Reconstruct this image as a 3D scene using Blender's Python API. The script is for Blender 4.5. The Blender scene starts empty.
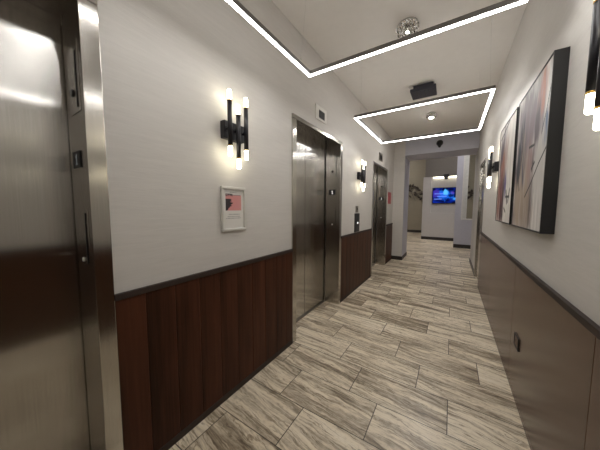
import bpy, bmesh, math, random
from mathutils import Vector, Matrix, noise

random.seed(4)
sc = bpy.context.scene
COL = sc.collection
XL, XR, H = -1.328, 0.458, 3.107        # left wall, right wall, corridor ceiling
PI = math.pi


# ------------------------------------------------------------------ helpers
def S(r, g, b):
    """sRGB 0-255 to linear RGBA."""
    def f(c):
        c /= 255.0
        return c / 12.92 if c <= 0.04045 else ((c + 0.055) / 1.055) ** 2.4
    return (f(r), f(g), f(b), 1.0)


def new():
    return bmesh.new()


def bx(bm, x0, x1, y0, y1, z0, z1, bev=0.0, seg=2):
    t = bmesh.new()
    bmesh.ops.create_cube(t, size=1.0)
    for v in t.verts:
        v.co = Vector((x0 + (v.co.x + .5) * (x1 - x0), y0 + (v.co.y + .5) * (y1 - y0), z0 + (v.co.z + .5) * (z1 - z0)))
    if bev > 0:
        bmesh.ops.bevel(t, geom=t.edges[:], offset=bev, segments=seg, profile=.5, affect='EDGES')
    merge(bm, t)


def merge(bm, t):
    mp = {}
    for v in t.verts:
        mp[v] = bm.verts.new(v.co)
    for f in t.faces:
        try:
            g = bm.faces.new([mp[v] for v in f.verts])
            g.smooth = f.smooth
        except ValueError:
            pass
    t.free()


def tube(bm, pts, radii, n=16, cap=True):
    """a tube through pts with a radius at each."""
    pts = [Vector(p) for p in pts]
    rings = []
    for i, p in enumerate(pts):
        d = (pts[min(i + 1, len(pts) - 1)] - pts[max(i - 1, 0)])
        if d.length < 1e-9:
            d = Vector((0, 0, 1))
        d.normalize()
        a = Vector((1, 0, 0)) if abs(d.x) < .9 else Vector((0, 1, 0))
        u = d.cross(a).normalized()
        w = d.cross(u)
        r = radii[i] if isinstance(radii, (list, tuple)) else radii
        rings.append([bm.verts.new(p + (u * math.cos(2 * PI * k / n) + w * math.sin(2 * PI * k / n)) * r) for k in range(n)])
    for i in range(len(rings) - 1):
        for k in range(n):
            f = bm.faces.new((rings[i][k], rings[i][(k + 1) % n], rings[i + 1][(k + 1) % n], rings[i + 1][k]))
            f.smooth = True
    if cap:
        bm.faces.new(rings[0][::-1])
        bm.faces.new(rings[-1])


def prism(bm, pts, axis, a0, a1):
    """polygon pts (two coords) extruded along axis from a0 to a1."""
    def mk(p, a):
        c = [0, 0, 0]
        o = [i for i in range(3) if i != axis]
        c[o[0]], c[o[1]], c[axis] = p[0], p[1], a
        return bm.verts.new(c)
    A = [mk(p, a0) for p in pts]
    B = [mk(p, a1) for p in pts]
    n = len(pts)
    bm.faces.new(A)
    bm.faces.new(B[::-1])
    for i in range(n):
        bm.faces.new((A[i], B[i], B[(i + 1) % n], A[(i + 1) % n]))


def obj(name, bm, mat, parent=None):
    bmesh.ops.recalc_face_normals(bm, faces=bm.faces[:])
    uv = bm.loops.layers.uv.new('UVMap')
    for f in bm.faces:
        n = f.normal
        a = max(range(3), key=lambda i: abs(n[i]))
        for l in f.loops:
            c = l.vert.co
            l[uv].uv = (c.y, c.z) if a == 0 else (c.x, c.z) if a == 1 else (c.x, c.y)
    me = bpy.data.meshes.new(name)
    bm.to_mesh(me)
    bm.free()
    me.materials.append(mat)
    o = bpy.data.objects.new(name, me)
    COL.objects.link(o)
    if parent:
        o.parent = parent
    return o


def tag(o, label, cat, group=None):
    o['label'] = label
    o['category'] = cat
    if group:
        o['group'] = group
    return o


def thing(name, label, cat, loc, rotz=0.0, group=None):
    o = bpy.data.objects.new(name, None)
    o.empty_display_size = .1
    COL.objects.link(o)
    o.location = loc
    o.rotation_euler = (0, 0, rotz)
    return tag(o, label, cat, group)


def struct(name, bm, mat):
    o = obj(name, bm, mat)
    o['kind'] = 'structure'
    return o


def dup(root, loc, rotz, label):
    r = root.copy()
    COL.objects.link(r)
    r.location = loc
    r.rotation_euler = (0, 0, rotz)
    r['label'] = label
    for ch in list(root.children):
        c = ch.copy()
        COL.objects.link(c)
        c.parent = r
        for g in list(ch.children):
            d = g.copy()
            COL.objects.link(d)
            d.parent = c
    return r


# ------------------------------------------------------------------ materials
class NT:
    def __init__(self, name):
        self.m = bpy.data.materials.new(name)
        self.m.use_nodes = True
        self.t = self.m.node_tree
        self.t.nodes.clear()
        self.out = self.n('ShaderNodeOutputMaterial')

    def n(self, ty, **kw):
        nd = self.t.nodes.new(ty)
        for k, v in kw.items():
            setattr(nd, k, v)
        return nd

    def l(self, a, b):
        self.t.links.new(a, b)

    def val(self, sock, x):
        if isinstance(x, bpy.types.NodeSocket):
            self.l(x, sock)
        else:
            sock.default_value = x

    def math(self, op, a, b=None, c=None):
        nd = self.n('ShaderNodeMath', operation=op)
        for i, x in enumerate((a, b, c)):
            if x is not None:
                self.val(nd.inputs[i], x)
        return nd.outputs[0]

    def mix(self, f, a, b, mode='MIX'):
        nd = self.n('ShaderNodeMix', data_type='RGBA', blend_type=mode)
        self.val(nd.inputs[0], f)
        self.val(nd.inputs[6], a)
        self.val(nd.inputs[7], b)
        return nd.outputs[2]

    def pos(self):
        return self.n('ShaderNodeNewGeometry').outputs['Position']

    def map(self, v, scale=(1, 1, 1), loc=(0, 0, 0), rot=(0, 0, 0)):
        nd = self.n('ShaderNodeMapping')
        self.l(v, nd.inputs[0])
        nd.inputs['Location'].default_value = loc
        nd.inputs['Rotation'].default_value = rot
        nd.inputs['Scale'].default_value = scale
        return nd.outputs[0]

    def noise(self, v, scale, detail=3, rough=.5, dist=0.0):
        nd = self.n('ShaderNodeTexNoise')
        self.l(v, nd.inputs['Vector'])
        nd.inputs['Scale'].default_value = scale
        nd.inputs['Detail'].default_value = detail
        nd.inputs['Roughness'].default_value = rough
        nd.inputs['Distortion'].default_value = dist
        return nd.outputs['Fac']

    def ramp(self, f, stops):
        nd = self.n('ShaderNodeValToRGB')
        self.l(f, nd.inputs[0])
        e = nd.color_ramp.elements
        while len(e) > 1:
            e.remove(e[-1])
        e[0].position, e[0].color = stops[0]
        for p, c in stops[1:]:
            k = e.new(p)
            k.color = c
        return nd.outputs[0]

    def bsdf(self, color, rough=.5, metal=0.0, **kw):
        b = self.n('ShaderNodeBsdfPrincipled')
        self.val(b.inputs['Base Color'], color)
        self.val(b.inputs['Roughness'], rough)
        self.val(b.inputs['Metallic'], metal)
        for k, v in kw.items():
            self.val(b.inputs[k.replace('_', ' ')], v)
        self.l(b.outputs[0], self.out.inputs[0])
        return b

    def bump(self, b, height, strength, dist=.01):
        nd = self.n('ShaderNodeBump')
        nd.inputs['Strength'].default_value = strength
        nd.inputs['Distance'].default_value = dist
        self.l(height, nd.inputs['Height'])
        self.l(nd.outputs[0], b.inputs['Normal'])


def plain(name, color, rough=.5, metal=0.0, var=.06, **kw):
    t = NT(name)
    f = t.noise(t.n('ShaderNodeTexCoord').outputs['Object'], 14, 3)
    d = tuple(c * (1 - var) for c in color[:3]) + (1,)
    u = tuple(min(1, c * (1 + var)) for c in color[:3]) + (1,)
    t.bsdf(t.ramp(f, [(.3, d), (.7, u)]), rough, metal, **kw)
    return t.m


def emit(name, color, strength):
    t = NT(name)
    e = t.n('ShaderNodeEmission')
    e.inputs[0].default_value = color
    e.inputs[1].default_value = strength
    t.l(e.outputs[0], t.out.inputs[0])
    return t.m


def wallpaper(name, c):
    t = NT(name)
    p = t.pos()
    a = t.noise(t.map(p, (5, 5, 60)), 1.0, 4, .6, .6)
    b2 = t.noise(t.map(p, (18, 18, 150)), 1.0, 2, .5)
    h = t.math('ADD', a, t.math('MULTIPLY', b2, .5))
    lo = tuple(x * .965 for x in c[:3]) + (1,)
    hi = tuple(x * 1.02 for x in c[:3]) + (1,)
    b = t.bsdf(t.ramp(a, [(.35, lo), (.65, hi)]), .55)
    t.bump(b, h, .22, .004)
    return t.m


def steel(name, color, rough=.22, aniso=.85, rot=0.0):
    t = NT(name)
    uv = t.n('ShaderNodeTexCoord').outputs['UV']
    f = t.noise(t.map(uv, (260, 3, 1)), 1.0, 2)
    c = t.ramp(f, [(.25, tuple(x * .9 for x in color[:3]) + (1,)), (.75, tuple(min(1, x * 1.06) for x in color[:3]) + (1,))])
    tg = t.n('ShaderNodeTangent', direction_type='UV_MAP')
    tg.uv_map = 'UVMap'
    b = t.bsdf(c, rough, 1.0)
    b.inputs['Anisotropic'].default_value = aniso
    b.inputs['Anisotropic Rotation'].default_value = rot
    t.l(tg.outputs[0], b.inputs['Tangent'])
    return t.m


def wood(name, dark, light, pitch, y0, rough, tone=.25, spec=.3):
    """vertical veneer: tone by plank, fine upright grain."""
    t = NT(name)
    p = t.pos()
    sx = t.n('ShaderNodeSeparateXYZ')
    t.l(p, sx.inputs[0])
    k = t.math('FLOOR', t.math('DIVIDE', t.math('SUBTRACT', sx.outputs[1], y0), pitch))
    w = t.n('ShaderNodeTexWhiteNoise', noise_dimensions='1D')
    t.l(k, w.inputs['W'])
    g1 = t.noise(t.map(p, (60, 60, 1.6)), 1.0, 4, .6, .4)
    g2 = t.noise(t.map(p, (9, 9, 1.2)), 1.0, 3, .5, .5)
    f = t.math('ADD', t.math('MULTIPLY', g1, .45), t.math('MULTIPLY', g2, .55))
    f = t.math('ADD', f, t.math('MULTIPLY', t.math('SUBTRACT', w.outputs[0], .5), tone))
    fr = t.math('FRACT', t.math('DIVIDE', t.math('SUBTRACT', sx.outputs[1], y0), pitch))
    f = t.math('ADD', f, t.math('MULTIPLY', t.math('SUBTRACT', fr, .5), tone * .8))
    ed = t.math('MULTIPLY', t.math('GREATER_THAN', t.math('MULTIPLY', fr, pitch), pitch - .006), tone * .8)  # seam-edge highlight painted into the veneer colour
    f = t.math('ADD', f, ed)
    b = t.bsdf(t.ramp(f, [(.3, dark), (.72, light)]), rough, Specular_IOR_Level=spec)
    t.bump(b, g1, .05, .002)
    return t.m


def floor_mat():
    t = NT('travertine_plank_tile')
    p = t.pos()
    sx = t.n('ShaderNodeSeparateXYZ')
    t.l(p, sx.inputs[0])
    v = t.math('DIVIDE', t.math('SUBTRACT', sx.outputs[1], 1.312), .3137)
    row = t.math('FLOOR', v)
    u = t.math('DIVIDE', t.math('ADD', t.math('ADD', sx.outputs[0], .387), t.math('MULTIPLY', row, .2117)), .635)
    cu = t.math('FLOOR', u)
    fu, fv = t.math('FRACT', u), t.math('FRACT', v)
    # distance to the nearest joint, in metres
    du = t.math('MULTIPLY', t.math('MINIMUM', fu, t.math('SUBTRACT', 1.0, fu)), .635)
    dv = t.math('MULTIPLY', t.math('MINIMUM', fv, t.math('SUBTRACT', 1.0, fv)), .3137)
    d = t.math('MINIMUM', du, dv)
    grout = t.math('LESS_THAN', d, .0027)
    cc = t.n('ShaderNodeCombineXYZ')
    t.l(cu, cc.inputs[0])
    t.l(row, cc.inputs[1])
    wn = t.n('ShaderNodeTexWhiteNoise', noise_dimensions='2D')
    t.l(cc.outputs[0], wn.inputs['Vector'])
    off = t.n('ShaderNodeVectorMath', operation='MULTIPLY')
    t.l(wn.outputs['Color'], off.inputs[0])
    off.inputs[1].default_value = (30, 30, 30)
    ad = t.n('ShaderNodeVectorMath', operation='ADD')
    t.l(p, ad.inputs[0])
    t.l(off.outputs[0], ad.inputs[1])
    q = t.map(ad.outputs[0], (1, 1, 1), rot=(0, 0, .10))
    # wavy veins running along the long side
    warp = t.noise(t.map(q, (2.0, 6, 1)), 1.0, 4, .6)
    wv = t.n('ShaderNodeCombineXYZ')
    t.l(t.math('MULTIPLY', t.math('SUBTRACT', warp, .5), .13), wv.inputs[1])
    qa = t.n('ShaderNodeVectorMath', operation='ADD')
    t.l(q, qa.inputs[0])
    t.l(wv.outputs[0], qa.inputs[1])
    qq = qa.outputs[0]
    s1 = t.noise(t.map(qq, (1.0, 9.5, 1)), 1.0, 8, .66, .5)
    s2 = t.noise(t.map(qq, (2.4, 48, 1)), 1.0, 6, .68, .5)
    s3 = t.noise(t.map(q, (30, 55, 1)), 1.0, 5, .7)
    s4 = t.noise(t.map(qq, (1.3, 19, 1), (7, 3, 0)), 1.0, 7, .62, .6)
    f = t.math('ADD', t.math('MULTIPLY', s1, .56), t.math('MULTIPLY', s2, .36))
    f = t.math('ADD', f, t.math('MULTIPLY', s3, .08))
    f = t.math('ADD', f, t.math('MULTIPLY', t.math('SUBTRACT', wn.outputs['Value'], .5), .07))
    c = t.ramp(f, [(.36, S(112, 98, 82)), (.43, S(154, 139, 118)), (.475, S(194, 180, 158)), (.525, S(228, 215, 192)), (.64, S(240, 230, 212))])
    ridge = t.math('ABSOLUTE', t.math('SUBTRACT', s4, .5))
    c = t.mix(.85, c, t.ramp(ridge, [(0, (.34, .29, .24, 1)), (.008, (.55, .50, .44, 1)), (.026, (1, 1, 1, 1))]), 'MULTIPLY')
    c = t.mix(.45, c, t.ramp(s3, [(.33, (.62, .58, .53, 1)), (.45, (1, 1, 1, 1))]), 'MULTIPLY')
    c = t.mix(grout, c, S(66, 57, 47))
    r = t.math('ADD', t.math('MULTIPLY', s1, .22), .24)
    b = t.bsdf(c, r)
    hgt = t.math('ADD', t.math('MULTIPLY', t.math('SUBTRACT', 1.0, grout), 1.0), t.math('MULTIPLY', s2, .25))
    t.bump(b, hgt, .18, .002)
    return t.m


def vcol(name, rough=.6, emis=0.0):
    t = NT(name)
    a = t.n('ShaderNodeVertexColor', layer_name='Col')
    if emis:
        e = t.n('ShaderNodeEmission')
        t.l(a.outputs[0], e.inputs[0])
        e.inputs[1].default_value = emis
        t.l(e.outputs[0], t.out.inputs[0])
    else:
        t.bsdf(a.outputs[0], rough)
    return t.m


M = {}
M['wall'] = wallpaper('textured_wallpaper', S(203, 199, 194))
M['ceil'] = plain('ceiling_paint', S(226, 222, 217), .75, var=.015)
M['bluegrey'] = plain('blue_grey_paint', S(186, 186, 197), .6, var=.02)
M['grey'] = plain('grey_paint', S(190, 187, 184), .6, var=.02)
M['taupe'] = plain('taupe_paint', S(144, 136, 119), .65, var=.03)
M['bulkhead'] = plain('bulkhead_paint', S(114, 109, 102), .65, var=.02)
M['floor'] = floor_mat()
M['steel'] = steel('brushed_steel', S(194, 191, 186), .19, 1.0, 0.0)
M['steel_dark'] = steel('brushed_steel_frame', S(186, 182, 176), .19, .8, 0.0)
M['steel_plate'] = steel('brushed_steel_plate', S(150, 144, 135), .36, .5, 0.0)
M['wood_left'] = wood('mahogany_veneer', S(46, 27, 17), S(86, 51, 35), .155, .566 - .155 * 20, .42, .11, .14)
M['wood_right'] = wood('walnut_laminate', S(64, 42, 29), S(96, 66, 48), 1.22, 2.45 - 12.2, .26, .05, .5)
M['cap'] = plain('dark_cap', S(44, 30, 23), .6)
M['base'] = plain('dark_baseboard', S(44, 38, 36), .45)
M['black'] = plain('black_metal', S(34, 33, 38), .38, .3)
M['blackmatte'] = plain('black_plastic', S(22, 21, 23), .45)
M['slate'] = plain('slate_plastic', S(50, 50, 60), .5)
M['brass'] = plain('brass', S(190, 150, 70), .3, 1.0)
M['profile'] = plain('grey_profile', S(112, 108, 106), .45, .2)
M['led'] = emit('led_diffuser', (1, .985, .96, 1), 30.0)
M['uplight_fill'] = emit('uplight_fill_glow', (1, .985, .96, 1), 14.0)  # upward glow added to brighten the ceiling
M['hall_fill'] = emit('hall_fill_glow', (1, .97, .92, 1), 1500.0)  # strong glow added for the dark hall end
M['bulb'] = emit('frosted_bulb', (1, .93, .70, 1), 12.0)
M['silver'] = plain('silver_frame', S(214, 212, 206), .34, .45)
M['white'] = plain('white_plastic', S(222, 220, 214), .4)
M['display'] = plain('black_display', S(12, 11, 12), .5)
M['digit'] = emit('lit_digit', (1, .97, .92, 1), 1.1)
M['digit_dim'] = emit('dim_digit', (.8, .82, .8, 1), .12)
M['button'] = emit('lit_button', (1, .98, .95, 1), 1.6)
M['red'] = plain('red_sign', S(168, 48, 60), .4)
M['cable'] = plain('steel_cable', S(200, 198, 192), .5, .0)
M['chrome'] = plain('chrome', S(215, 214, 210), .12, 1.0)
M['leaf'] = plain('bronze_leaf', S(58, 48, 42), .5, .2)
M['window_white'] = plain('white_trim', S(214, 212, 208), .45)
M['lamp'] = emit('lobby_fill', (1, .96, .93, 1), 46.0)  # glow of the fill lamps added in the lobby
M['cove'] = emit('cove_light', (1, .92, .72, 1), 12.0)
M['brownplate'] = plain('brown_plate', S(86, 62, 46), .4)
M['wheel'] = plain('mushroom_paint', S(164, 156, 140), .65, var=.02)
t = NT('clear_crystal')
t.bsdf((1, 1, 1, 1), .02, 0.0, Transmission_Weight=1.0, IOR=1.5)
M['crystal'] = t.m
t = NT('window_glass')
t.bsdf((.95, .97, .97, 1), .02, 0.0, Transmission_Weight=1.0, IOR=1.1)
M['glass'] = t.m
M['paint'] = vcol('canvas_paint', .6)
M['print'] = vcol('printed_paper', .5)
M['screen'] = vcol('tv_picture', emis=1.3)

# ------------------------------------------------------------------ setting
A, B, C = -.182, 2.523, 5.300           # elevator centres along the left wall
OH, OT, IH, IT = .615, 2.300, .547, 2.258  # frame outer half / top, inner half / top
YB, YP, YQ = -3.2, 6.65, 7.45           # back wall, portal front and rear

b = new()
bx(b, -6, 3.2, YB - .1, 15, -.1, 0)
struct('floor', b, M['floor'])
b = new()
bx(b, -1.75, .62, YB - .1, YP, H, H + .1)
struct('ceiling', b, M['ceil'])
b = new()
ys = [YB, A - OH, A + OH, B - OH, B + OH, C - OH, C + OH, YP]
for i in range(0, 8, 2):
    bx(b, -1.70, XL, ys[i], ys[i + 1], 0, H)
for e in (A, B, C):
    bx(b, -1.70, XL, e - OH, e + OH, OT, H)
    bx(b, -1.75, -1.70, e - OH, e + OH, 0, OT)
struct('wall_left', b, M['wall'])
DY0, DY1, DZ = 5.09, 5.93, 2.24          # steel door in the right wall
b = new()
bx(b, XR, XR + .16, YB, DY0, 0, H)
bx(b, XR, XR + .16, DY0, DY1, DZ, H)
bx(b, XR + .10, XR + .16, DY0, DY1, 0, DZ)
bx(b, XR, XR + .16, DY1, YP, 0, H)
struct('wall_right', b, M['wall'])
b = new()
bx(b, -1.75, .62, YB - .1, YB, 0, H)
struct('wall_back', b, M['wall'])
# portal between corridor and lobby
b = new()
bx(b, -1.328, -1.064, YP, YP + .02, 0, H)
struct('wall_column', b, M['wall'])
b = new()
bx(b, -6.0, -1.064, YP + .02, YQ, 0, H)
struct('wall_portal', b, M['bluegrey'])
b = new()
bx(b, -1.064, XR, YP, YQ, 2.733, H)
bx(b, -6.0, 3.2, YQ - .2, YQ, H, 4.8)
struct('wall_beam', b, M['bluegrey'])
b = new()
bx(b, XR, XR + .16, YP, YQ, 0, H)
bx(b, XR + .16, 3.2, YQ - .16, YQ, 0, H)
struct('wall_reveal', b, M['grey'])

# steel door in the right wall
b = new()
bx(b, XR + .02, XR + .06, DY0 + .05, DY1 - .05, 0.004, DZ - .05)
struct('door_1', b, M['steel'])
b = new()
bx(b, XR - .012, XR + .10, DY0, DY0 + .05, 0, DZ, .003)
bx(b, XR - .012, XR + .10, DY1 - .05, DY1, 0, DZ, .003)
bx(b, XR - .012, XR + .10, DY0 + .05, DY1 - .05, DZ - .05, DZ, .003)
struct('trim_1', b, M['steel_dark'])

# lobby beyond
b = new()
bx(b, -6, 3.2, YQ, 15, 4.8, 4.9)
struct('ceiling_lobby', b, M['ceil'])
b = new()
bx(b, -6, 3.2, 14.6, 14.75, 0, 4.8)
struct('wall_far', b, M['taupe'])
b = new()
bx(b, -6.1, -6, YP, 14.75, 0, 4.8)
struct('wall_lobby_left', b, M['taupe'])
b = new()
bx(b, 3.2, 3.3, YP, 14.75, 0, 4.8)
struct('wall_lobby_right', b, M['wheel'])
# block with the television niche
NX0, NZ0, NZ1, NY = -.765, 1.17, 2.715, 11.66
b = new()
bx(b, -1.086, NX0, NY, NY + .5, 0, NZ1)
bx(b, NX0, .30, NY, NY + .5, 0, NZ0)
bx(b, NX0, .27, NY + .16, NY + .5, NZ0, NZ1)
bx(b, .27, .30, NY, NY + .5, NZ0, NZ1)
struct('wall_niche', b, M['grey'])
b = new()
bx(b, -1.02, .30, NY - .02, NY + .5, NZ1, 4.8)
struct('wall_bulkhead', b, M['bulkhead'])
# pilaster wall with the tall window
PY = 9.8
WX0, WX1, WZ0, WZ1 = .315, .66, 1.02, 3.9
b = new()
bx(b, .104, WX0, PY, PY + .18, 0, 4.8)
bx(b, WX0, WX1, PY, PY + .18, 0, WZ0)
bx(b, WX0, WX1, PY, PY + .18, WZ1, 4.8)
bx(b, WX1, 3.2, PY, PY + .18, 0, 4.8)
struct('wall_pilaster', b, M['bluegrey'])
b = new()
w = .035
bx(b, WX0 - w, WX0, PY - .02, PY + .06, WZ0 - w, WZ1 + w, .004)
bx(b, WX1, WX1 + w, PY - .02, PY + .06, WZ0 - w, WZ1 + w, .004)
bx(b, WX0, WX1, PY - .02, PY + .06, WZ0 - w, WZ0, .004)
bx(b, WX0, WX1, PY - .02, PY + .06, WZ1, WZ1 + w, .004)
wf = struct('window_1', b, M['window_white'])
b = new()
bx(b, WX0, WX1, PY + .035, PY + .041, WZ0, WZ1)
o = obj('window_pane', b, M['glass'], wf)
b = new()
bx(b, .345, .56, 12.6, 12.7, 0, 4.8)
struct('wall_return', b, M['window_white'])

# baseboards
bn = 0


def base(name, x0, x1, y0, y1, z=.10):
    bb = new()
    bx(bb, x0, x1, y0, y1, 0, z, .003)
    return struct(name, bb, M['base'])


base('baseboard_column', -1.328, -1.052, YP - .012, YP)
base('baseboard_portal', -1.064, -1.052, YP, YQ)
base('baseboard_reveal', XR - .012, XR, DY1, YQ)
base('baseboard_niche', -1.086, .30, NY - .014, NY, .13)
base('baseboard_pilaster', .104, 3.2, PY - .014, PY, .13)
base('baseboard_far', -6, -1.2, 14.586, 14.6, .14)

# wainscot
WT, WP = .955, .012


def wainscot(i, side, y0, y1, pitch, start, mat):
    x0, x1 = (XL, XL + WP) if side == 'l' else (XR - WP, XR)
    bb = new()
    y = start
    while y + pitch <= y0:
        y += pitch
    while y < y1:
        a, c = max(y, y0), min(y + pitch, y1)
        if c - a > .004:
            bx(bb, x0, x1, a + .0006, c - .0006, .045, WT, .0016, 1)
        y += pitch
    o = struct('trim_%d' % i, bb, mat)
    bb = new()
    x0, x1 = (XL, XL + .020) if side == 'l' else (XR - .020, XR)
    bx(bb, x0, x1, y0, y1, WT, .985, .002)
    c = obj('cap', bb, M['cap'], o)
    bb = new()
    x0, x1 = (XL, XL + .015) if side == 'l' else (XR - WP, XR)
    bx(bb, x0, x1, y0, y1, 0, .045, .002)
    obj('plinth', bb, M['cap'] if side == 'l' else mat, o)


WS = .566 - .155 * 30
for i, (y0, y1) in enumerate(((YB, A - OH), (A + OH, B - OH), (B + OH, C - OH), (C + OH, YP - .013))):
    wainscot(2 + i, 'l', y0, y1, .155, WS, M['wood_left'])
wainscot(6, 'r', YB, DY0, 1.22, 2.45 - 12.2, M['wood_right'])

# ------------------------------------------------------------------ elevators
def digit_one(bm, cx, cz, s, y):
    """numeral 1 on a plate facing -Y."""
    bx(bm, cx - .06 * s, cx + .09 * s, y - .001, y, cz - .5 * s, cz + .5 * s)
    prism(bm, [(cx - .06 * s, cz + .5 * s), (cx - .26 * s, cz + .28 * s), (cx - .26 * s, cz + .14 * s), (cx - .06 * s, cz + .30 * s)], 1, y - .001, y)
    bx(bm, cx - .24 * s, cx + .27 * s, y - .001, y, cz - .5 * s, cz - .38 * s)


def elevator(yc, label, dim):
    r = thing('elevator_door', label, 'elevator door', (XL, yc, 0), 0, 'elevator doors in the left wall')
    D = -.222                                        # plane of the doors behind the wall face
    for s in (-1, 1):
        bb = new()
        y0, y1 = (s * IH, s * OH) if s > 0 else (s * OH, s * IH)
        bx(bb, -.208, .014, y0, y1, 0, OT - .043, .003)
        j = obj('jamb', bb, M['steel_dark'], r)
        if s > 0:
            f = IH
            bb = new()
            bx(bb, -.158, -.058, f - .005, f, 1.575, 1.648, .0015)
            obj('floor_display', bb, M['display'], j)
            bb = new()
            digit_one(bb, -.104, 1.611, .046, f - .005)
            o = obj('floor_numeral', bb, M['digit_dim' if dim else 'digit'], j)
            bb = new()
            bx(bb, -.150, -.022, f - .003, f, 1.81, 2.10, .001)
            obj('service_panel', bb, M['steel_dark'], j)
            bb = new()
            bx(bb, -.052, -.047, f - .006, f - .003, 1.83, 2.06)
            obj('panel_slot', bb, M['blackmatte'], j)
            bb = new()
            tube(bb, [(-.105, f - .003, 1.90), (-.105, f - .009, 1.90)], [.016, .014], 20)
            obj('key_switch', bb, M['blackmatte'], j)
            bb = new()
            bx(bb, -.150, -.022, f - .003, f, 1.12, 1.39, .001)
            obj('call_panel', bb, M['steel_dark'], j)
            bb = new()
            bx(bb, -.049, -.044, f - .006, f - .003, 1.14, 1.37)
            obj('panel_slot', bb, M['blackmatte'], j)
            bb = new()
            tube(bb, [(-.100, f - .003, 1.155), (-.100, f - .008, 1.155)], [.011, .009], 16)
            obj('call_button', bb, M['white'], j)
    bb = new()
    bx(bb, -.26, .014, -OH, OH, OT - .041, OT, .003)
    obj('header', bb, M['steel_dark'], r)
    bb = new()
    bx(bb, -.27, -.209, -IH, IH, 2.215, IT)
    obj('transom', bb, M['steel_dark'], r)
    for s in (-1, 1):
        bb = new()
        y0, y1 = (.004, IH + .02) if s > 0 else (-IH - .02, -.004)
        bx(bb, D - .035, D, y0, y1, .012, 2.235, .002)
        obj('door_panel', bb, M['steel'], r)
    bb = new()
    bx(bb, -.27, -.20, -IH, IH, 0, .008, .001)
    obj('sill', bb, M['steel_plate'], r)
    bb = new()
    tube(bb, [(D, .16, 2.035), (D + .004, .16, 2.035)], [.008, .008], 14)
    obj('key_hole', bb, M['blackmatte'], r)
    return r


elevator(A, 'dark brushed steel elevator door filling the left edge, beside the first wood wainscot', True)
elevator(B, 'brushed steel elevator door right of the framed notice, under a white floor indicator', False)
elevator(C, 'narrowly seen steel elevator door farthest down the left wall, beyond the call button plate', False)


def indicator(yc, label, mat):
    r = thing('floor_indicator', label, 'floor indicator', (XL, yc, 2.475), 0, 'floor indicators above the elevators')
    bb = new()
    bx(bb, 0, .012, -.135, .135, -.078, .078, .003)
    obj('plate', bb, mat, r)
    bb = new()
    bx(bb, .012, .015, -.066, .074, -.052, .034, .001)
    obj('screen', bb, M['display'], r)


indicator(2.500, 'white wall plate with small black screen above the middle elevator', M['white'])
indicator(5.245, 'dark grey wall plate high above the farthest elevator', M['steel_plate'])

# ------------------------------------------------------------------ LED pendant frames
def led_frame(yc, label):
    r = thing('pendant_light', label, 'pendant light', (-.355, yc, 2.412), 0, 'square LED frames hanging from the ceiling')
    h_, w_, t_ = .626, .025, .034
    bb = new()
    bx(bb, -h_, h_, h_ - w_, h_, .004, t_, .002, 1)
    bx(bb, -h_, h_, -h_, -h_ + w_, .004, t_, .002, 1)
    bx(bb, -h_, -h_ + w_, -h_ + w_, h_ - w_, .004, t_, .002, 1)
    bx(bb, h_ - w_, h_, -h_ + w_, h_ - w_, .004, t_, .002, 1)
    obj('frame', bb, M['profile'], r)
    bb = new()
    e = .003
    H_, W_ = h_ - e, w_ - 2 * e
    bx(bb, -H_, H_, H_ - W_, H_, 0, .004)
    bx(bb, -H_, H_, -H_, -H_ + W_, 0, .004)
    bx(bb, -H_, -H_ + W_, -H_ + W_, H_ - W_, 0, .004)
    bx(bb, H_ - W_, H_, -H_ + W_, H_ - W_, 0, .004)
    obj('diffuser', bb, M['led'], r)
    bb = new()
    e = .008
    H_, W_ = h_ - e, w_ - 2 * e
    bx(bb, -H_, H_, H_ - W_, H_, t_, t_ + .001)
    bx(bb, -H_, H_, -H_, -H_ + W_, t_, t_ + .001)
    bx(bb, -H_, -H_ + W_, -H_ + W_, H_ - W_, t_, t_ + .001)
    bx(bb, H_ - W_, H_, -H_ + W_, H_ - W_, t_, t_ + .001)
    obj('uplight_fill_strip', bb, M['uplight_fill'], r)  # glowing strip added on top of the frame to lift the ceiling
    for sx in (-1, 1):
        for sy in (-1, 1):
            x, y = sx * (h_ - .021), sy * (h_ - .15)
            bb = new()
            tube(bb, [(x, y, t_), (x, y, t_ + .02)], .006, 10)
            tube(bb, [(x, y, t_ + .02), (x - sx * .03, y + sy * .05, H - 2.412)], .0008, 6)
            obj('cable', bb, M['cable'], r)
    return r


led_frame(1.022, 'large white-lit square LED frame hanging nearest, running out of the top edge')
led_frame(-2.45, 'square LED frame hanging over the near end of the hall, seen only mirrored in steel')
led_frame(3.280, 'smaller-looking square LED frame hanging farther down the hall, seen whole')

# ------------------------------------------------------------------ wall sconces
def sconce_master():
    r = thing('wall_sconce', 'black three-tube wall sconce above the silver-framed notice on the left wall', 'wall sconce',
              (XL, 1.157, 1.918), 0, 'three-tube wall sconces')
    bb = new()
    bx(bb, 0, .045, -.088, .090, -.058, .058, .004)
    obj('back_plate', bb, M['black'], r)
    for y, dz in ((-.073, 0), (0, -.072), (.072, 0)):
        z0, z1 = -.111 + dz, .172 + dz
        bb = new()
        tube(bb, [(.080, y, z0), (.080, y, z1)], .0155, 20)
        tube(bb, [(.04, y, 0), (.078, y, 0)], .010, 10)
        a = obj('tube', bb, M['black'], r)
        for s, z in ((1, z1), (-1, z0)):
            bb = new()
            tube(bb, [(.080, y, z), (.080, y, z + s * .007)], .0162, 20)
            obj('collar', bb, M['brass'], a)
            bb = new()
            tube(bb, [(.080, y, z + s * .007), (.080, y, z + s * .066), (.080, y, z + s * .071)], [.0138, .0138, .010], 20)
            obj('bulb', bb, M['bulb'], a)
    return r


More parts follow.
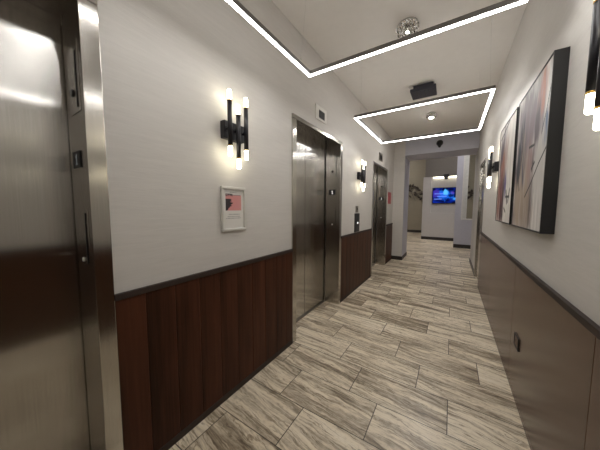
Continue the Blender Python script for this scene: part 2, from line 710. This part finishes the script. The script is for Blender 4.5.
s0 = sconce_master()
dup(s0, (XL, 3.87, 1.918), 0, 'small black wall sconce on the left wall above the call button plate')
dup(s0, (XR, 1.140, 1.898), PI, 'black wall sconce cut by the right edge, nearest on the right wall')
dup(s0, (XR, 3.78, 1.898), PI, 'black wall sconce on the right wall just beyond the farther painting')

# ------------------------------------------------------------------ things on the left wall
def colour_grid(name, mat, parent, origin, U, V, nu, nv, fn):
    """grid of nu x nv cells coloured by fn(u, v); origin + u*U + v*V."""
    me = bpy.data.meshes.new(name)
    o_, U, V = Vector(origin), Vector(U), Vector(V)
    vs = [o_ + U * (i / nu) + V * (j / nv) for j in range(nv + 1) for i in range(nu + 1)]
    fs = [(j * (nu + 1) + i, j * (nu + 1) + i + 1, (j + 1) * (nu + 1) + i + 1, (j + 1) * (nu + 1) + i) for j in range(nv) for i in range(nu)]
    me.from_pydata(vs, [], fs)
    ca = me.color_attributes.new('Col', 'FLOAT_COLOR', 'POINT')
    for j in range(nv + 1):
        for i in range(nu + 1):
            ca.data[j * (nu + 1) + i].color = fn(i / nu, j / nv)
    me.materials.append(mat)
    o = bpy.data.objects.new(name, me)
    COL.objects.link(o)
    o.parent = parent
    return o


def lerp(a, c, f):
    f = max(0, min(1, f))
    return tuple(a[i] + (c[i] - a[i]) * f for i in range(3)) + (1,)


def nz(x, y, z=0):
    return noise.noise(Vector((x, y, z)))


def fbm(x, y, z=0):
    return noise.fractal(Vector((x, y, z)), .9, 2.0, 4)


r = thing('notice_frame', 'silver-framed notice with a pink panel hanging below the nearest left sconce', 'picture frame', (XL, 1.168, 1.385))
fw, fh, ft = .112, .158, .020
bb = new()
for (y0, y1, z0, z1) in ((-fw, fw, fh - ft, fh), (-fw, fw, -fh, -fh + ft), (-fw, -fw + ft, -fh + ft, fh - ft), (fw - ft, fw, -fh + ft, fh - ft)):
    bx(bb, 0, .018, y0, y1, z0, z1, .004)
obj('frame', bb, M['silver'], r)


def notice(u, v):
    c = S(214, 211, 206)
    if .10 < u < .90 and .46 < v < .86:
        c = lerp(S(196, 128, 126), S(206, 142, 140), u)
        edge = .34 - .28 * (abs(v - .66) / .2) ** 1.3 + .13 * nz(v * 30, 2)
        if u < .10 + edge and v < .76:
            c = S(34, 24, 28)
    if .10 < u < .46 and .83 < v < .89 and nz(u * 34, v * 20, 5) > -.12:
        c = S(70, 60, 62)
    if .46 < u < .86 and .855 < v < .875:
        c = S(150, 132, 132)
    for vv, a, e in ((.36, .24, .82), (.31, .19, .82), (.26, .12, .88), (.93, .30, .68)):
        if abs(v - vv) < .012 and a < u < e:
            c = lerp(S(150, 147, 145), S(196, 193, 190), .5 + nz(u * 60, vv * 9))
    return c


colour_grid('poster', M['print'], r, (.006, -fw + ft, -fh + ft), (0, 2 * (fw - ft), 0), (0, 0, 2 * (fh - ft)), 60, 90, notice)

r = thing('call_button_plate', 'dark elevator call plate with a lit white button below a small sconce', 'call button', (XL, 3.82, 1.145))
bb = new()
bx(bb, 0, .010, -.115, .115, -.155, .155, .003)
obj('plate', bb, M['blackmatte'], r)
bb = new()
tube(bb, [(.010, .02, -.005), (.016, .02, -.005)], [.016, .013], 20)
obj('button', bb, M['button'], r)
r = thing('key_plate', 'small grey steel plate just above the dark elevator call plate', 'wall plate', (XL, 3.81, 1.372))
bb = new()
bx(bb, 0, .008, -.058, .058, -.052, .052, .003)
obj('plate', bb, M['steel_plate'], r)
bb = new()
tube(bb, [(.008, 0, 0), (.012, 0, 0)], [.014, .012], 16)
obj('key_hole', bb, M['blackmatte'], r)

r = thing('wall_sign', 'narrow red sign on the wall past the farthest elevator', 'sign', (XL, 6.21, 1.635))
bb = new()
bx(bb, 0, .010, -.15, .15, -.145, .145, .003)
obj('panel', bb, M['red'], r)
bb = new()
bx(bb, .010, .012, -.135, .135, -.130, .130, .001)
obj('face', bb, M['red'], r)

# ------------------------------------------------------------------ things on the right wall
def stroke(u, v, pts, w):
    d = 9
    for (a, c) in zip(pts[:-1], pts[1:]):
        ax, ay, cx, cy = a[0], a[1], c[0], c[1]
        L2 = (cx - ax) ** 2 + (cy - ay) ** 2
        k = max(0, min(1, ((u - ax) * (cx - ax) + (v - ay) * (cy - ay)) / L2))
        d = min(d, math.hypot(u - ax - k * (cx - ax), v - ay - k * (cy - ay)))
    return max(0.0, 1 - d / w)


def blob(u, v, cu, cv, ru, rv, seed, edge=.5):
    q = math.hypot((u - cu) / ru, (v - cv) / rv) + .55 * fbm(u * 7, v * 2.2, seed) + .25 * nz(u * 26, v * 5, seed)
    return max(0, min(1, (1 - q) / edge + .5))


def streak(u, v, seed):
    return fbm(u * 16 + .6 * nz(u * 3, v * 3, seed), v * 2.4, seed)


def layer(c, u, v, items):
    for (cu, cv, ru, rv, col, k, sd) in items:
        m = blob(u + .05 * streak(u, v, sd + 90), v, cu, cv, ru, rv, sd, .8)
        m *= max(0, min(1, 1.0 + 1.2 * streak(u, v, sd)))
        c = lerp(c, tuple(x * .85 for x in col), min(1, 1.3 * k * m))
    return c


# u runs from the far side (0) to the near side (1), v from bottom (0) to top (1)
def painting_one(u, v):
    c = lerp(S(222, 218, 214), S(192, 187, 184), .5 + 1.1 * streak(u, v, 1))
    c = layer(c, u, v, (
        (.40, .80, .40, .20, S(150, 138, 144), .9, 2), (.80, .88, .09, .15, S(196, 138, 120), .8, 3),
        (.46, .60, .30, .24, S(140, 122, 130), .9, 4), (.20, .60, .10, .20, S(52, 54, 74), .95, 5),
        (.06, .30, .10, .34, S(78, 66, 88), .9, 6), (.30, .24, .26, .30, S(184, 166, 148), .9, 7),
        (.64, .22, .07, .26, S(108, 94, 96), .9, 8), (.92, .60, .07, .08, S(96, 116, 152), .9, 9),
        (.56, .46, .10, .14, S(172, 140, 136), .6, 10), (.12, .46, .08, .14, S(40, 42, 58), .9, 11),
        (.50, .12, .16, .16, S(168, 150, 134), .8, 12), (.72, .68, .07, .12, S(104, 90, 100), .8, 13),
        (.34, .50, .06, .16, S(96, 92, 106), .8, 14), (.82, .40, .16, .16, S(214, 210, 205), .8, 15)))
    for pts, w in (([(.99, .50), (.82, .42), (.62, .30), (.46, .22)], .009), ([(.99, .86), (.92, .72), (.84, .60)], .008),
                   ([(.70, .44), (.62, .405)], .012), ([(.66, .45), (.64, .39)], .012), ([(.50, .565), (.66, .56)], .010),
                   ([(.20, .72), (.24, .55), (.18, .36), (.22, .28)], .012)):
        c = lerp(c, S(24, 24, 28), 2.5 * stroke(u, v, pts, w))
    return c


def painting_two(u, v):
    c = lerp(S(226, 222, 214), S(204, 198, 192), .5 + 1.1 * streak(u, v, 31))
    c = layer(c, u, v, (
        (.26, .76, .18, .24, S(126, 112, 118), .9, 32), (.20, .62, .10, .24, S(70, 58, 72), .95, 33),
        (.36, .50, .16, .26, S(164, 104, 88), .9, 34), (.26, .22, .20, .24, S(112, 52, 52), .95, 35),
        (.56, .38, .06, .12, S(84, 72, 142), .85, 36), (.08, .20, .09, .25, S(150, 104, 92), .8, 37),
        (.50, .70, .10, .20, S(184, 164, 156), .7, 38), (.42, .10, .10, .10, S(52, 34, 40), .85, 39),
        (.44, .30, .07, .20, S(70, 44, 56), .8, 40)))
    for pts, w in (([(.05, .90), (.30, .94), (.62, .995)], .012), ([(.66, .30), (.74, .19)], .026),
                   ([(.86, .31), (.80, .20)], .022), ([(.64, .25), (.86, .245)], .014), ([(.58, .14), (.68, .10)], .014)):
        c = lerp(c, S(24, 24, 28), 2.5 * stroke(u, v, pts, w))
    return c


def canvas(y0, y1, label, fn):
    z0, z1, d = 1.262, 2.195, .056
    r = thing('painting', label, 'painting', (XR, y0, z0), 0, 'abstract paintings on the right wall')
    W_, H_ = y1 - y0, z1 - z0
    bb = new()
    e = .009
    bx(bb, -d, 0, 0, e, 0, H_, .001, 1)
    bx(bb, -d, 0, W_ - e, W_, 0, H_, .001, 1)
    bx(bb, -d, 0, e, W_ - e, 0, e, .001, 1)
    bx(bb, -d, 0, e, W_ - e, H_ - e, H_, .001, 1)
    obj('frame', bb, M['blackmatte'], r)
    colour_grid('canvas', M['paint'], r, (-d + .004, W_ - e, e), (0, -(W_ - 2 * e), 0), (0, 0, H_ - 2 * e), 120, 160, fn)


canvas(1.744, 2.475, 'nearer abstract painting in greys and mauve with a broad black side edge', painting_one)
canvas(2.545, 3.276, 'farther abstract painting with rust red and purple patches, beside the nearer one', painting_two)

r = thing('wall_outlet', 'small dark outlet plate low on the right wood wainscot', 'outlet', (XR - WP, 2.245, .424))
bb = new()
for (y0, y1, z0, z1) in ((-.062, .062, .034, .046), (-.062, .062, -.046, -.034), (-.062, -.05, -.034, .034), (.05, .062, -.034, .034)):
    bx(bb, -.008, 0, y0, y1, z0, z1, .002)
obj('plate', bb, M['blackmatte'], r)
bb = new()
bx(bb, -.005, 0, -.05, .05, -.034, .034)
bx(bb, -.006, -.005, -.034, -.030, -.008, .012)
bx(bb, -.006, -.005, .022, .026, -.008, .012)
obj('socket', bb, M['brownplate'], r)

# ------------------------------------------------------------------ ceiling fixtures
r = thing('ceiling_box', 'black rectangular box fixture on the ceiling between the two LED frames', 'ceiling fixture', (-.405, 3.86, H))
bb = new()
bx(bb, -.125, .125, -.10, .12, -.055, 0, .004)
obj('mounting_box', bb, M['slate'], r)
bb = new()
bx(bb, -.158, .158, -.145, .150, -.095, -.055, .006)
obj('cover', bb, M['slate'], r)
bb = new()
for k in range(6):
    x = -.12 + k * .048
    bx(bb, x - .004, x + .004, -.11, .11, -.098, -.095)
obj('grille', bb, M['blackmatte'], r)


def crystal_light(x, y, label, sc_, br):
    r = thing('crystal_light', label, 'ceiling light', (x, y, H), 0, 'crystal ceiling lights')
    bb = new()
    tube(bb, [(0, 0, 0), (0, 0, -.018), (0, 0, -.022)], [.085 * sc_, .085 * sc_, .07 * sc_], 28)
    obj('ceiling_plate', bb, M['chrome'], r)
    bb = new()
    tube(bb, [(0, 0, -.022), (0, 0, -.070)], .034 * sc_, 20)
    obj('lamp_holder', bb, M['chrome'], r)
    bb = new()
    tube(bb, [(0, 0, -.070), (0, 0, -.072)], br, 20)
    obj('bulb', bb, M['hall_fill'], r)  # lit disc added to brighten the hall end
    for k in range(9):
        a = 2 * PI * k / 9
        bb = new()
        cx, cy = .078 * sc_ * math.cos(a), .078 * sc_ * math.sin(a)
        rr = .019 * sc_
        tube(bb, [(cx, cy, -.0225), (cx, cy, -.054 * sc_), (cx, cy, -.066 * sc_)], [rr, rr, rr * .45], 6)
        for f in bb.faces:
            f.smooth = False
        obj('crystal', bb, M['crystal'], r)


crystal_light(-.42, 2.50, 'cluster of clear crystals on the ceiling beyond the nearest LED frame', 1.05, .011)
crystal_light(-.385, 5.02, 'tiny crystal ceiling light seen inside the farther LED frame', .95, .031)

r = thing('dome_camera', 'black dome camera high on the blue-grey beam at the hall end', 'camera', (-.305, YP, 2.895))
bb = new()
tube(bb, [(0, 0, .05), (0, -.012, .05)], [.072, .068], 24)
obj('mount', bb, M['blackmatte'], r)
bb = new()
pts = [(0, -.012 - .075 * math.sin(a), .05 - .02 * math.sin(a)) for a in [PI / 2 * k / 8 for k in range(9)]]
tube(bb, pts, [max(.004, .062 * math.cos(PI / 2 * k / 8)) for k in range(9)], 20)
obj('dome', bb, M['display'], r)
bb = new()
tube(bb, [(0, -.03, .03), (0, -.05, -.06)], [.045, .022], 16)
obj('lens', bb, M['blackmatte'], r)

# ------------------------------------------------------------------ lobby things
def tv(u, v):
    c = lerp(S(4, 8, 44), S(10, 34, 128), .5 + fbm(u * 3, v * 5, 50))
    c = lerp(c, S(24, 92, 205), .9 * blob(u, v, .50, .52, .30, .30, 51))
    c = lerp(c, S(86, 178, 240), .9 * blob(u, v, .50, .70, .10, .16, 52))
    c = lerp(c, S(60, 44, 150), .8 * blob(u, v, .12, .66, .14, .26, 53))
    c = lerp(c, S(4, 8, 40), .9 * blob(u, v, .90, .62, .12, .30, 54))
    c = lerp(c, S(84, 54, 160), .6 * blob(u, v, .76, .66, .08, .10, 55))
    c = lerp(c, S(6, 12, 56), .9 * blob(u, v, .72, .48, .10, .10, 56))
    c = lerp(c, S(60, 150, 235), .8 * blob(u, v, .90, .28, .10, .10, 57))
    for vv, a, e in ((.62, .06, .42), (.44, .16, .55), (.26, .05, .36)):
        if abs(v - vv) < .03 and a < u < e:
            c = lerp(c, S(110, 140, 235), .55)
    return c


TX0, TX1, TZ0, TZ1 = -.735, .25, 1.565, 2.255
TY = NY + .09
r = thing('television', 'wall-mounted television with blue picture in the lit niche at the hall end', 'television', (.5 * (TX0 + TX1), TY, TZ0))
w2, hh = .5 * (TX1 - TX0), TZ1 - TZ0
bb = new()
bx(bb, -w2, w2, 0, .04, 0, hh, .006)
obj('case', bb, M['blackmatte'], r)
colour_grid('screen', M['screen'], r, (-w2 + .025, -.0015, .03), (2 * w2 - .05, 0, 0), (0, 0, hh - .055), 70, 45, tv)
bb = new()
bx(bb, -.2, .2, .04, .07, .2, .5)
obj('wall_mount', bb, M['blackmatte'], r)

r = thing('strip_light', 'warm strip light along the top of the television niche', 'strip light', (NX0 + .04, NY + .12, NZ1))
bb = new()
bx(bb, 0, .98, -.025, .03, -.012, 0, .002)
obj('housing', bb, M['white'], r)
bb = new()
bx(bb, .01, .97, -.02, .025, -.030, -.012, .004)
obj('diffuser', bb, M['cove'], r)

r = thing('spotlight', 'small black spotlight at the top edge of the television niche', 'spotlight', (-.24, NY, NZ1))
bb = new()
bx(bb, -.10, .10, -.07, -.021, -.05, .08, .01)
obj('bracket', bb, M['blackmatte'], r)
bb = new()
tube(bb, [(0, -.045, -.05), (0, -.055, -.10), (0, -.06, -.13)], [.06, .075, .06], 18)
obj('head', bb, M['blackmatte'], r)

# metal leaf sculpture on the far wall
def leaf_sculpture(x, y, z, w, h, n, label, seed):
    rnd = random.Random(seed)
    r = thing('leaf_wall_art', label, 'wall sculpture', (x, y, z))
    bb = new()
    tube(bb, [(-w / 2, -.05, h * .32), (-w * .2, -.07, h * .12), (w * .12, -.06, -h * .05), (w / 2, -.05, h * .05)], [.016, .014, .012, .008], 8)
    tube(bb, [(-w * .2, -.07, h * .12), (-w * .05, -.06, -h * .2), (w * .05, -.05, -h * .42)], [.012, .010, .007], 8)
    tube(bb, [(-w * .35, -.06, h * .2), (-w * .4, -.05, -h * .1), (-w * .3, -.05, -h * .4)], [.012, .010, .007], 8)
    for px_, pz_ in ((-w * .2, h * .12), (w * .12, -h * .05), (-w / 2 + .02, h * .31)):
        tube(bb, [(px_, 0, pz_), (px_, -.07, pz_)], .012, 8)
    stem = bb
    joints = [(-w * .42, h * .27), (-w * .2, h * .12), (w * .12, -h * .05), (w * .4, h * .03), (-w * .05, -h * .2), (-w * .4, -h * .1), (-w * .33, -h * .3)]
    for k in range(n):
        bb = new()
        u = (k + .5) / n
        cx = -w / 2 + w * u + rnd.uniform(-.05, .05)
        cz = h * (.30 - .45 * u) + rnd.uniform(-.5, .42) * h * (.9 - .25 * u)
        a = rnd.uniform(0, PI)
        L, W_ = rnd.uniform(.085, .115), rnd.uniform(.04, .058)
        ux, uz = math.cos(a), math.sin(a)
        top, bot = [], []
        m = 8
        ring = []
        for i in range(m + 1):
            q = -1 + 2 * i / m
            hw = W_ * (1 - q * q) ** .8
            ring.append((q * L, hw))
        loop = [(p, hw) for p, hw in ring] + [(p, -hw) for p, hw in ring[-2:0:-1]]
        ctr = [bb.verts.new((cx, -.12, cz)), bb.verts.new((cx, -.06, cz))]
        fr = [bb.verts.new((cx + p * ux - q * uz, -.085 - .02 * (p / L) ** 2, cz + p * uz + q * ux)) for p, q in loop]
        for i in range(len(fr)):
            j = (i + 1) % len(fr)
            bb.faces.new((ctr[0], fr[i], fr[j]))
            bb.faces.new((ctr[1], fr[j], fr[i]))
        obj('leaf', bb, M['leaf'], r)
        jx, jz = min(joints, key=lambda p: math.hypot(p[0] - cx, p[1] - cz))
        tube(stem, [(jx, -.065, jz), (.5 * (jx + cx), -.08, .5 * (jz + cz) + .02), (cx, -.088, cz)], [.009, .007, .005], 6)
    obj('stem', stem, M['leaf'], r)


leaf_sculpture(-1.78, 14.6, 2.21, .98, 1.0, 17, 'dark metal leaf sculpture on the far beige wall left of the television', 3)
leaf_sculpture(.80, 14.6, 2.05, .42, .6, 12, 'dark metal leaf sculpture glimpsed through the tall white-framed window', 8)

# unseen fill lamps added to brighten the lobby (above the beam's line of sight)
def lobby_fill(x, y, label):
    r = thing('lobby_fill_light', label, 'fill lamp', (x, y, 4.8), 0, 'fill lamps added to the lobby ceiling')
    bb = new()
    bx(bb, -.32, .32, -.32, .32, -.05, 0, .01)
    obj('housing', bb, M['white'], r)
    bb = new()
    bx(bb, -.29, .29, -.29, .29, -.065, -.05, .004)
    obj('diffuser', bb, M['lamp'], r)


lobby_fill(-.6, 8.5, 'unseen square fill lamp added to the lobby ceiling nearer the hall')
lobby_fill(-2.9, 12.6, 'unseen square fill lamp added to the lobby ceiling near the leaf sculpture')
lobby_fill(1.5, 11.2, 'unseen square fill lamp added to the lobby ceiling behind the pilaster wall')

# ------------------------------------------------------------------ camera
f, yaw, pitch, roll = 234.595, -.5722, .0759, .0031
cy, sy, cp, sp = math.cos(yaw), math.sin(yaw), math.cos(pitch), math.sin(pitch)
F = Vector((sy * cp, cy * cp, -sp))
R = Vector((cy, -sy, 0))
U = R.cross(F)
c_, s_ = math.cos(roll), math.sin(roll)
R2, U2 = R * c_ + U * s_, U * c_ - R * s_
cam = bpy.data.cameras.new('camera')
cam.sensor_width = 36
cam.sensor_fit = 'HORIZONTAL'
cam.lens = 36 * f / 600
cam.clip_start = .02
co = bpy.data.objects.new('camera', cam)
COL.objects.link(co)
co.matrix_world = Matrix(((R2.x, U2.x, -F.x, 0), (R2.y, U2.y, -F.y, 0), (R2.z, U2.z, -F.z, 1.4), (0, 0, 0, 1)))
sc.camera = co

wd = bpy.data.worlds.new('world')
sc.world = wd
wd.use_nodes = True
wd.node_tree.nodes['Background'].inputs[0].default_value = (.02, .02, .022, 1)

vs = sc.view_settings
vs.view_transform = 'Standard'
vs.look = 'None'
vs.gamma = 1
vs.exposure = 0.15
sc.cycles.use_denoising = True
sc.cycles.max_bounces = 10
sc.cycles.diffuse_bounces = 8
sc.cycles.glossy_bounces = 5
